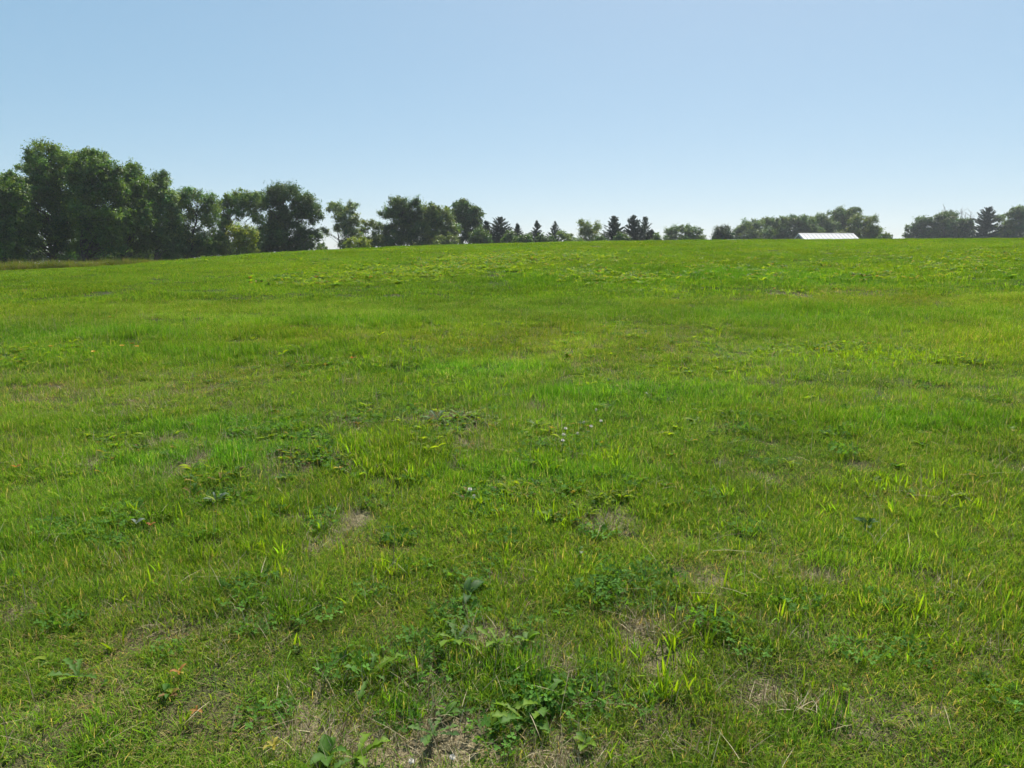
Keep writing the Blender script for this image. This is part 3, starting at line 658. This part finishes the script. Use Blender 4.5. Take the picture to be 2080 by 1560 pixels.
# undergrowth closing the view under the left trees
GU = 'undergrowth beneath the left trees'
for i, (px, row, rx, ry, hu, lb) in enumerate([(12, 508, 36, 26, 'dark', 'dark undergrowth at the foot of the tree cut by the left edge'), (64, 508, 26, 22, 'dark', 'low undergrowth left of the shed gap'),
        (180, 498, 30, 32, 'dark', 'undergrowth at the foot of the big rounded left tree'), (232, 496, 28, 34, 'maple', 'undergrowth under the pointed left tree'),
        (285, 494, 30, 36, 'dark', 'undergrowth between the pointed tree and the grey green tree'), (345, 498, 28, 32, 'ash', 'leafy undergrowth by the grey green tree'),
        (385, 504, 26, 20, 'dark', 'undergrowth below the forked airy tree'), (440, 502, 28, 20, 'ash', 'bushy undergrowth between the airy trees'),
        (525, 496, 20, 26, 'dark', 'dark bush filling between the bright shrub and the dense dark tree'), (652, 500, 10, 9, 'dark', 'small dark bush at the right foot of the dense dark tree'),
        (775, 490, 18, 14, 'dark', 'bush under the small flat topped tree'), (905, 488, 24, 14, 'olive', 'bush in front of the brownish green tree'),
        (120, 522, 18, 8, 'dark', 'low brush just below the shed gap on the left'), (150, 514, 18, 18, 'maple', 'brush right of the shed gap'), (205, 520, 26, 14, 'dark', 'low brush in front of the big rounded left tree'), (262, 520, 26, 14, 'maple', 'low brush in front of the pointed left tree'), (315, 518, 24, 14, 'ash', 'low brush in front of the grey green tree'), (30, 522, 34, 12, 'maple', 'low brush at the left edge behind the tall grass'),
        (1062, 486, 18, 8, 'dark', 'low evergreen brush left of the first open pine'), (1108, 484, 16, 9, 'dark', 'low evergreen brush between the open pines'), (1034, 482, 14, 12, 'dark', 'brush between the broad spruce and the smallest spruce'),
        (1168, 489, 16, 6, 'ash', 'low brush just left of the airy young tree'), (1222, 486, 14, 8, 'dark', 'brush between the airy young tree and the symmetrical spruce'), (1265, 482, 16, 11, 'dark', 'brush between the two dark spruces'), (975, 480, 20, 16, 'dark', 'bush at the right foot of the domed tree')]):
    B('undergrowth_shrub', lb, 'shrub', 96 + 2 * i % 7 + (8 if px > 640 else 0), px, [(px, row, rx, ry), (px - rx * .6, row + ry * .5, rx * .6, ry * .6), (px + rx * .6, row + ry * .5, rx * .6, ry * .6)], hu, .22, 4.2, (.5, .9), 600 + i, group=GU, limbs=False)
# evergreens in the middle
G5 = 'small evergreens in the middle of the treeline'
conifer('spruce_tree', 'broad dark spruce tucked against the domed tree', 118, 1016, 441, 27, 40, group=G5, power=.6)
conifer('spruce_tree', 'low spruce filling the corner left of the broad dark spruce', 116, 988, 449, 18, 41, group=G5, power=.6)
conifer('spruce_tree', 'smallest pointed spruce standing between the broad spruce and the pines', 122, 1051, 453, 17, 42, group=G5)
conifer('pine_tree', 'open pine with a long leader left of centre in the evergreens', 124, 1090, 447, 17, 43, 'pine', .25, .18, .8, .42, group=G5)
conifer('pine_tree', 'pine with a thin top beside the green bush', 124, 1127, 449, 20, 44, 'pine', .2, .12, .85, .4, group=G5)
B('shrub', 'dark low bush filling between the two open pines', 'shrub', 120, 1072, [(1072, 482, 10, 8), (1068, 490, 16, 6)], 'dark', .2, 4, seed=45, clump=(.35, .7), limbs=False)
B('shrub', 'light green bush right of the two open pines', 'shrub', 118, 1152, [(1152, 482, 12, 10), (1140, 478, 10, 10), (1160, 489, 12, 6)], 'ash', .18, 3.6, seed=46, clump=(.35, .7), limbs=False)
B('willow_tree', 'airy pale young tree with upswept branches in the middle', 'tree', 116, 1196, [(1180, 452, 8, 8), (1194, 458, 10, 10), (1212, 458, 9, 10), (1186, 472, 14, 12), (1206, 474, 14, 14), (1196, 488, 22, 7)], 'pale', .16, 2.6, seed=47, clump=(.3, .6), stems=3, ragged=.9, trunk_r=.07)
conifer('spruce_tree', 'symmetrical dark spruce right of the airy pale young tree', 118, 1245, 438, 24, 48, group=G5, power=.7, gap=.05)
conifer('spruce_tree', 'dark spruce with the highest tip, touching a thin pine', 120, 1285, 437, 24, 49, group=G5, power=.7)
conifer('pine_tree', 'thin crooked pine growing out of the dark spruce', 122, 1308, 440, 17, 50, 'pine', .3, .25, .6, .45, group=G5)
conifer('spruce_tree', 'short spruce at the right foot of the thin crooked pine', 121, 1322, 466, 12, 51, group=G5, power=.6)
B('shrub', 'small green bush right of the evergreens', 'shrub', 118, 1334, [(1334, 480, 9, 8), (1330, 489, 14, 5)], 'ash', .18, 4, seed=52, clump=(.3, .6), limbs=False)
B('mulberry_tree', 'low grey green dome standing alone right of the evergreens', 'tree', 150, 1388, [(1385, 466, 24, 11), (1362, 474, 18, 12), (1408, 472, 16, 11), (1390, 484, 38, 9), (1425, 484, 12, 8)], 'far', .22, 3.6, seed=53, clump=(.5, .95))
B('juniper_tree', 'dark spiky low tree at the left end of the far wood', 'tree', 140, 1468, [(1460, 470, 10, 10), (1476, 468, 10, 10), (1468, 478, 20, 10), (1456, 484, 12, 6), (1484, 484, 12, 6)], 'spruce', .2, 4.6, seed=54, clump=(.4, .8), ragged=1.0)
# the wood behind the white roof
G6 = 'trees of the wood behind the white roof'
B('oak_tree', 'leftmost rounded tree of the wood behind the white roof', 'tree', 185, 1520, [(1522, 458, 26, 12), (1505, 470, 16, 14), (1530, 474, 30, 14)], 'far', .28, 5, (.7, 1.3), 61, group=G6)
B('oak_tree', 'tree of the far wood midway between its left end and the white roof', 'tree', 192, 1568, [(1565, 453, 24, 12), (1582, 460, 24, 16), (1560, 474, 28, 14)], 'far', .28, 5, (.7, 1.3), 62, group=G6)
B('oak_tree', 'tree of the far wood directly above the left gable of the white roof', 'tree', 188, 1612, [(1612, 448, 26, 12), (1630, 458, 24, 18), (1605, 470, 26, 16), (1645, 474, 24, 14)], 'far', .28, 5, (.7, 1.3), 63, group=G6)
B('oak_tree', 'low part of the far wood over the middle of the white roof', 'tree', 196, 1668, [(1662, 450, 20, 14), (1680, 462, 26, 16), (1665, 474, 28, 12)], 'far', .28, 5, (.7, 1.3), 64, group=G6)
B('oak_tree', 'tallest crown of the wood, rising above the right half of the white roof', 'tree', 200, 1715, [(1716, 432, 24, 13), (1698, 442, 20, 14), (1730, 440, 18, 14), (1712, 458, 34, 16), (1715, 474, 34, 12)], 'far', .28, 5, (.7, 1.3), 65, group=G6)
B('box_elder_tree', 'lighter tree in front of the wood at the right end of the white roof', 'tree', 168, 1756, [(1745, 448, 18, 12), (1768, 450, 14, 12), (1755, 464, 26, 14), (1776, 470, 13, 14), (1755, 478, 28, 10), (1728, 470, 12, 10), (1708, 476, 12, 6)], 'olive', .22, 3.6, seed=66, clump=(.45, .9), stems=2, ragged=.8)
B('shrub', 'small round bush right of the lighter tree by the roof', 'shrub', 150, 1800, [(1798, 477, 10, 6), (1806, 481, 8, 5), (1792, 484, 10, 4)], 'far', .22, 4, seed=67, clump=(.4, .7), limbs=False)
# far right grove
G7 = 'trees of the grove on the far right'
B('elm_tree', 'sloping left shoulder of the far right grove', 'tree', 205, 1872, [(1880, 452, 22, 12), (1862, 464, 18, 12), (1872, 474, 28, 12), (1845, 480, 10, 6)], 'dark', .3, 5.4, (.7, 1.3), 71, group=G7)
B('elm_tree', 'highest rounded crown in the middle of the far right grove', 'tree', 205, 1920, [(1912, 442, 18, 10), (1930, 442, 20, 12), (1918, 460, 34, 18), (1920, 476, 36, 12)], 'dark', .3, 5.4, (.7, 1.3), 72, group=G7)
B('elm_tree', 'lower crown below the bare grey tree on the far right', 'tree', 202, 1958, [(1955, 456, 16, 12), (1965, 468, 18, 14), (1955, 478, 24, 10)], 'dark', .3, 5, (.7, 1.2), 73, group=G7)
conifer('cedar_tree', 'dark columnar evergreen rising over the far right grove', 195, 1994, 422, 17, 74, power=.35, leaf=.4, step=.5)
B('elm_tree', 'small open crown right of the dark columnar evergreen', 'tree', 200, 2030, [(2028, 444, 12, 9), (2022, 460, 12, 7), (2040, 470, 16, 14), (2025, 478, 24, 10)], 'far', .28, 3.6, (.6, 1.1), 75, group=G7)
B('elm_tree', 'tree with layered crown at the right edge of the picture', 'tree', 195, 2072, [(2066, 428, 16, 9), (2054, 436, 12, 8), (2086, 436, 22, 14), (2068, 456, 28, 14), (2080, 474, 38, 14)], 'far', .28, 4.6, (.6, 1.2), 76, group=G7)
# bare trees
def bare_tree(label, d, px, lines, seed):
    g = np.random.default_rng(seed); b = at(px, HOR, d); b[2] = float(height(b[0], d)) - .06
    root = link('dead_tree', None, label=label, cat='tree', group='bare trees in the far right grove', loc=b)
    mb = MB(); fk = at(px, 478, d) - b; mb.tube([(0, 0, 0), fk * .6 + g.normal(0, .1, 3), fk], [.22, .16, .13], 7)
    mb.build('trunk', M_dead, root, smooth=True)
    for (tx, tr) in lines:
        mb = MB(); tip = at(tx, tr, d) - b; tip[1] += g.normal(0, .8); mid = fk * .5 + tip * .5 + np.array((g.normal(0, .25), 0, -.4))
        mb.tube([fk, fk * .6 + mid * .4 + g.normal(0, .1, 3), mid, tip], [.10, .085, .065, .02], 5)
        for q in range(4):
            t = g.uniform(.45, .9); s = mid * (1 - t) + tip * t; e = s + np.array((g.normal(0, .9), g.normal(0, .7), g.uniform(.7, 1.9)))
            mb.tube([s, (s + e) / 2 + g.normal(0, .08, 3), e], [.04, .03, .012], 4)
        mb.build('branch', M_dead, root, smooth=True)
bare_tree('bare grey branches fanning above the highest crown of the far right grove', 206, 1922, [(1914, 426), (1922, 420), (1930, 424), (1908, 430)], 81)
bare_tree('bare pale tree left of the dark columnar evergreen', 203, 1960, [(1948, 424), (1955, 428), (1962, 434), (1972, 428), (1978, 436)], 82)

# ---------------------------------------------------------------- buildings behind the crest
M_seam_shade = plain('roof_seam_shade_grey', (0.40, 0.40, 0.41), 0.5, 0.2, 3)  # ribs greyer than the roof sheet: their shadow lines are put into the colour
M_roof = plain('white_roof_metal', (0.56, 0.56, 0.555), 0.75, 0.08, 1.5, 0.12)
M_siding = plain('grey_siding', (0.20, 0.19, 0.18), 0.8, 0.25, 2)
M_trim = plain('white_trim', (0.6, 0.6, 0.58), 0.5, 0.08, 4)
M_shedroof = plain('weathered_roof', (0.26, 0.22, 0.20), 0.85, 0.3, 3)
M_glass = plain('dark_glass', (0.03, 0.035, 0.04), 0.08, 0.2, 1, 0.5)
def gable_house(name, label, d, px0, px1, ridge_row, half, slope, roofmat, wallmat, seam, rib=True, depth_off=0):
    a = at(px0, ridge_row, d); b = at(px1, ridge_row, d); zr = a[2]; L = b[0] - a[0]; x0 = a[0]
    zg = float(min(height(x0, d), height(x0 + L, d))) - .1
    root = link(name, None, label=label, cat='building', loc=(x0 + L / 2, d, zg)); h = zr - zg; hl = L / 2; ze = h - half * slope
    t = .07; n = math.hypot(1, slope)
    for sgn, nm in ((-1, 'roof_slope'), (1, 'roof_slope')):
        mb = MB(); o = .35; ey = sgn * (half + o); ez = h - (half + o) * slope
        P = [(-hl - .3, 0, h), (hl + .3, 0, h), (hl + .3, ey, ez), (-hl - .3, ey, ez)]
        mb.V = P + [(p[0], p[1], p[2] - t) for p in P]
        mb.F = [(0, 1, 2, 3), (7, 6, 5, 4), (0, 4, 5, 1), (1, 5, 6, 2), (2, 6, 7, 3), (3, 7, 4, 0)]
        ro = mb.build(nm, roofmat, root)
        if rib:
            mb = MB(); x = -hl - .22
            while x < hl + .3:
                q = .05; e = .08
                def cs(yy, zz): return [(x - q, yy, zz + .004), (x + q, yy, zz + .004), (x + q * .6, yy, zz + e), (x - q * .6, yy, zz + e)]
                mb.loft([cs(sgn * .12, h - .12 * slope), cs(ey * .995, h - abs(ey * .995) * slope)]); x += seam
            mb.build('roof_seam', M_seam_shade, ro, kind='stuff')
    mb = MB(); mb.loft([[(-hl - .32, -.16, h - .16 * slope + .075), (-hl - .32, 0, h + .085), (-hl - .32, .16, h - .16 * slope + .075), (-hl - .32, 0, h + .01)],
                        [(hl + .32, -.16, h - .16 * slope + .075), (hl + .32, 0, h + .085), (hl + .32, .16, h - .16 * slope + .075), (hl + .32, 0, h + .01)]])
    mb.build('ridge_cap', M_trim if rib else roofmat, root)
    for sx in (-1, 1):
        mb = MB(); x = sx * hl
        pr = [(-half, 0), (half, 0), (half, ze - .08), (0, h - .12), (-half, ze - .08)]
        mb.loft([[(x - .07, p[0], p[1]) for p in pr], [(x + .07, p[0], p[1]) for p in pr]]); mb.build('gable_wall', wallmat, root)
        for sy in (-1, 1):
            mb = MB(); xx = sx * (hl + .3)
            mb.loft([[(xx - .02, 0, h - .10), (xx + .02, 0, h - .10), (xx + .02, 0, h - .26), (xx - .02, 0, h - .26)],
                     [(xx - .02, sy * (half + .33), h - .10 - (half + .33) * slope), (xx + .02, sy * (half + .33), h - .10 - (half + .33) * slope), (xx + .02, sy * (half + .33), h - .26 - (half + .33) * slope), (xx - .02, sy * (half + .33), h - .26 - (half + .33) * slope)]])
            mb.build('fascia', M_trim, root)
    for sy in (-1, 1):
        mb = MB(); mb.box((-hl + .07, sy * half - .07, 0), (hl - .07, sy * half + .07, ze - .08)); mb.build('wall', wallmat, root)
    mb = MB(); mb.box((-1.2, -half - .13, .1), (1.2, -half - .075, 2.5)); mb.build('door', M_trim, root)
    for xw in (-hl * .65, hl * .6):
        mb = MB(); mb.box((xw - .6, -half - .12, 1.0), (xw + .6, -half - .075, 2.1)); w = mb.build('window', M_trim, root)
        mb = MB(); mb.box((xw - .5, -half - .14, 1.1), (xw + .5, -half - .122, 2.0)); mb.build('pane', M_glass, w)
    return root
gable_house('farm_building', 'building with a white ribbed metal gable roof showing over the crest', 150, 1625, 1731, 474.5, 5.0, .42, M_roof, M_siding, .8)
gable_house('trailer_home', 'low white roof edge barely showing over the crest left of the gable roof', 110, 1482, 1514, 487.6, 1.6, .18, M_roof, M_trim, .6, rib=False)
gable_house('shed', 'grey brown gabled shed glimpsed between the trunks of the left trees', 112, 113, 124, 517, 2.2, .75, M_shedroof, M_shedroof, .5, rib=False)

# ---------------------------------------------------------------- single plants that stand out in the foreground
LM = {}
def leaf_mesh(kind, L, W, colr, seed, arch):
    key = (kind, round(L, 3), round(W, 3), colr, seed, round(arch, 2))
    if key not in LM:
        V, F = leaf_shape(kind, L, W, seed, arch)
        t = V[:, 0] / max(V[:, 0].max(), 1e-6)
        C = np.array(colr)[None] * (.9 + .2 * t)[:, None]; C[1::3] *= 1.25
        LM[key] = mesh('leaf', V, quads=F, mat=M_plant, col=C, smooth=True)
    return LM[key]
LG = (.080, .165, .026); LB = (.125, .215, .018); LD = (.050, .110, .028); LO = (.34, .17, .05); LR = (.28, .09, .045); LY = (.34, .29, .06); LS = (.17, .21, .16)
def weed(name, label, cat, px, py, leaves, kind, L, W, cols, seed, up=(.25, .8), group=None, dz=.015):
    x, y, z = [float(v[0]) for v in ground_at(px, py)]
    g = np.random.default_rng(seed)
    root = link(name, None, label=label, cat=cat, group=group, loc=(x, y, z + dz + .008), rot=(0, 0, g.random() * 6))
    for i in range(leaves):
        v = i % 3
        lm = leaf_mesh(kind, L, W, cols[g.integers(0, len(cols))], seed * 7 + v, up[0] + (up[1] - up[0]) * v / 2)
        link('leaf', lm, root, rot=(g.normal(0, .2), g.normal(0, .15), i * 2.4 + g.normal(0, .25)), scale=g.uniform(.6, 1.1) * (.75 if dz > .02 else 1))
    return root
def flower(name, label, cat, px, py, hgt, r, mat, group, yellow=False):
    x, y, z = [float(v[0]) for v in ground_at(px, py)]
    # the pixel names the flower head: step the stem back along the sight line
    x, y, z = [float(v[0]) for v in ground_at(px, py + hgt * FPX / math.hypot(y, 1.6) * .9)]
    g = np.random.default_rng(int(px * 7 + py))
    root = link(name, None, label=label, cat=cat, group=group, loc=(x, y, z), rot=(g.normal(0, .08), g.normal(0, .08), g.random() * 6))
    mb = MB(); mb.tube([(0, 0, -.01), (.004, 0, hgt * .5), (0, 0, hgt)], [.0016, .0014, .0012], 5); mb.build('stem', M_stem, root)
    mb = MB()
    for k in range(34):                                # a ball (clover) or a flat disc (dandelion) of narrow petals
        if yellow: v = np.array((math.cos(k * 2.4), math.sin(k * 2.4), g.uniform(.15, .7)))
        else:
            zz = 1 - 1.7 * (k + .5) / 34; q = math.sqrt(max(0, 1 - zz * zz)); v = np.array((q * math.cos(k * 2.4), q * math.sin(k * 2.4), zz + .15))
        v /= np.linalg.norm(v); s = np.cross(v, (.2, .3, 1)); s /= np.linalg.norm(s); c = np.array((0, 0, hgt)); rr = r * g.uniform(.85, 1.1)
        n0 = len(mb.V); mb.V += [tuple(c + v * r * .15), tuple(c + v * rr * .75 + s * r * .2), tuple(c + v * rr), tuple(c + v * rr * .75 - s * r * .2)]; mb.F.append((n0, n0 + 1, n0 + 2, n0 + 3))
    mb.build('flower_head', mat, root)
    return root
W = weed
W('dandelion_plant', 'bright yellow green dandelion with jagged upright leaves at the bottom left of centre', 'dandelion', 752, 1388, 8, 'lobed', .13, .040, [LB, LB, LG], 1, (.6, 1.1))
W('dock_plant', 'plant with glossy oval leaves at the bottom edge of the picture', 'weed', 668, 1552, 6, 'oval', .075, .038, [LG, LD, LG], 2, (.4, 1.0))
W('dandelion_plant', 'leafy green weed at the bottom edge right of the oval leaved plant', 'weed', 725, 1556, 6, 'lobed', .11, .045, [LB, LG], 3, (.5, 1.0))
W('weed_plant', 'yellow and orange starry leaves at the bottom edge', 'weed', 557, 1540, 6, 'narrow', .05, .018, [LO, LY, LY], 4, (.6, 1.1), dz=.03)
W('weed_plant', 'orange leaved weed in the lower left grass', 'weed', 366, 1388, 5, 'narrow', .045, .016, [LO, LY, LO], 5, (.6, 1.1), dz=.03)
W('weed_plant', 'small orange leaf sprig below the orange leaved weed', 'weed', 402, 1466, 4, 'narrow', .04, .014, [LO, LO], 6, (.7, 1.1), dz=.03)
W('dandelion_plant', 'bright green broad leaved weed in the lower left grass', 'dandelion', 160, 1388, 7, 'lobed', .10, .034, [LB, LG, LG], 7, (.4, .9))
W('plantain_plant', 'tall dark upright leaf left of the lower centre', 'weed', 950, 1222, 3, 'oval', .13, .040, [LD, LD], 8, (1.2, 1.5))
W('dandelion_plant', 'dark shaded rosette in the dip below the tall upright leaf', 'dandelion', 930, 1315, 9, 'lobed', .12, .042, [LD, LG, LB], 9, (.25, .8))
W('dandelion_plant', 'wide rosette with bright leaf tips right of the dark dip', 'dandelion', 1010, 1320, 7, 'lobed', .10, .034, [LB, LG], 10, (.3, .8))
W('weed_plant', 'weed with two rusty red leaves near the lower centre', 'weed', 1070, 1318, 6, 'oval', .06, .030, [LR, LG, LB], 11, (.6, 1.1), dz=.02)
W('thistle_plant', 'big clump of jagged dark green leaves at the bottom right of centre', 'weed', 1105, 1450, 10, 'lobed', .115, .040, [LG, LD, LG, LB], 12, (.4, 1.0))
W('thistle_plant', 'jagged green weed just left below the big dark clump', 'weed', 1065, 1478, 8, 'lobed', .11, .040, [LB, LG], 13, (.4, 1.0))
W('dandelion_plant', 'flat rosette lying on the bare straw at the bottom centre', 'dandelion', 880, 1505, 8, 'lobed', .09, .030, [LG, LD], 14, (.15, .5))
W('weed_plant', 'small leafy sprig growing in the bare straw', 'weed', 905, 1462, 6, 'oval', .05, .022, [LB, LG], 15, (.5, 1.0))
W('weed_plant', 'small bright weed at the bottom edge near the clover blooms', 'weed', 1190, 1525, 6, 'oval', .05, .026, [LB, LG], 16, (.4, .9))
W('weed_plant', 'pale round leaf standing in the lower right grass', 'weed', 1713, 1418, 2, 'oval', .05, .026, [LB, LY], 17, (1.2, 1.4), dz=.02)
W('weed_plant', 'silvery leaf beside the rusty leaf in the left grass', 'weed', 278, 1078, 3, 'oval', .06, .030, [LS, LS], 18, (.9, 1.3), dz=.03)
W('weed_plant', 'rusty orange leaf in the left grass', 'weed', 307, 1082, 4, 'narrow', .04, .016, [LO, LR], 19, (.6, 1.1), dz=.03)
W('thistle_plant', 'silvery spiked weed in the left middle of the field', 'weed', 440, 1028, 14, 'narrow', .10, .016, [LS, LS, LG], 20, (.5, 1.2))
W('weed_plant', 'pale leaf standing alone just right of the centre below the clover', 'weed', 1177, 1136, 2, 'oval', .045, .026, [LS, LG], 21, (1.0, 1.3), dz=.03)
W('weed_plant', 'dark stalky weed in the right half of the field', 'weed', 1762, 1078, 8, 'oval', .07, .034, [LD, LD], 22, (.8, 1.3))
W('weed_plant', 'orange leaves near the left edge', 'weed', 34, 962, 5, 'narrow', .05, .020, [LO, LR], 23, (.5, 1.0), dz=.03)
W('weed_plant', 'orange leaf under the far weed band left of the centre', 'weed', 716, 738, 5, 'narrow', .07, .025, [LR, LO], 24, (.5, 1.0), dz=.04)
W('weed_plant', 'orange and cream leaf just left of the clover blooms', 'weed', 1120, 884, 5, 'oval', .06, .026, [LO, LY], 25, (.7, 1.2), dz=.04)
W('weed_plant', 'yellow orange leaf left of the middle bare patch', 'weed', 690, 968, 4, 'narrow', .06, .02, [LO, LY], 26, (.6, 1.1), dz=.04)
W('dandelion_plant', 'dandelion rosette on the edge of the middle bare patch', 'dandelion', 935, 855, 10, 'lobed', .15, .05, [LB, LG], 27, (.3, .9))
W('dandelion_plant', 'second dandelion rosette left of the middle bare patch', 'dandelion', 890, 862, 9, 'lobed', .14, .045, [LB, LG, LD], 28, (.3, .9))
W('dandelion_plant', 'dandelion with yellow leaves next to the clover blooms', 'dandelion', 1090, 872, 8, 'lobed', .13, .045, [LB, LG], 29, (.5, 1.0))
W('weed_plant', 'yellow leaf standing up near the right edge', 'weed', 2058, 886, 2, 'oval', .06, .04, [LY, LB], 30, (1.1, 1.3), dz=.03)
gc = 'white clover blooms in the field'
for i, (px, py, lb) in enumerate([(917, 1540, 'white clover bloom at the bottom edge right of the bare straw'), (838, 1553, 'white clover bloom on the bare straw at the bottom edge'),
        (955, 998, 'white clover bloom standing above the dark clover mat in the middle'), (969, 1011, 'white clover bloom low in the dark clover mat'),
        (1142, 885, 'upper of the paired clover blooms beside the orange leaf'), (1141, 898, 'lower of the paired clover blooms beside the orange leaf'),
        (1149, 873, 'clover bloom just above the paired blooms'), (1184, 861, 'clover bloom left of the large bright one in the upper bloom group'),
        (1219, 858, 'large bright clover bloom at the right of the bloom group'), (1196, 867, 'small clover bloom below between the two bright ones'),
        (1211, 835, 'topmost clover bloom of the group'), (1314, 801, 'single distant clover bloom above the bloom group on the right'), (1168, 883, 'faint clover bloom right of the paired blooms')]):
    flower('clover_flower', lb, 'flower', px, py, .045 if py > 1400 else .07, .009 if py > 1400 else .0125, M_petal, gc)
gd = 'yellow dandelion blooms on the left'
for i, (px, py, lb) in enumerate([(191, 718, 'yellow dandelion bloom at the middle of the left weed patch'), (249, 707, 'leftmost yellow bloom of the dandelion clump on the left'),
        (269, 702, 'topmost yellow bloom of the dandelion clump on the left'), (279, 708, 'rightmost yellow bloom of the dandelion clump on the left'), (103, 708, 'yellow bloom nearest the left edge')]):
    flower('dandelion_flower', lb, 'flower', px, py, .12, .024, M_yellow, gd, True)

# ---------------------------------------------------------------- summer haze
m, N, L, out = new_mat('haze_air')
pv = N.new('ShaderNodeVolumePrincipled'); pv.inputs['Color'].default_value = (.86, .92, 1.0, 1); pv.inputs['Density'].default_value = 0.00028; pv.inputs['Anisotropy'].default_value = 0.35
L.new(pv.outputs[0], out.inputs['Volume'])
mb = MB(); mb.box((-1400, -1400, float(GZ.min()) - 1.0), (1400, 1400, 24)); hz = mb.build('haze', m, kind='stuff', label='thin pale summer haze over the whole field', cat='haze')
hz.display_type = 'WIRE'
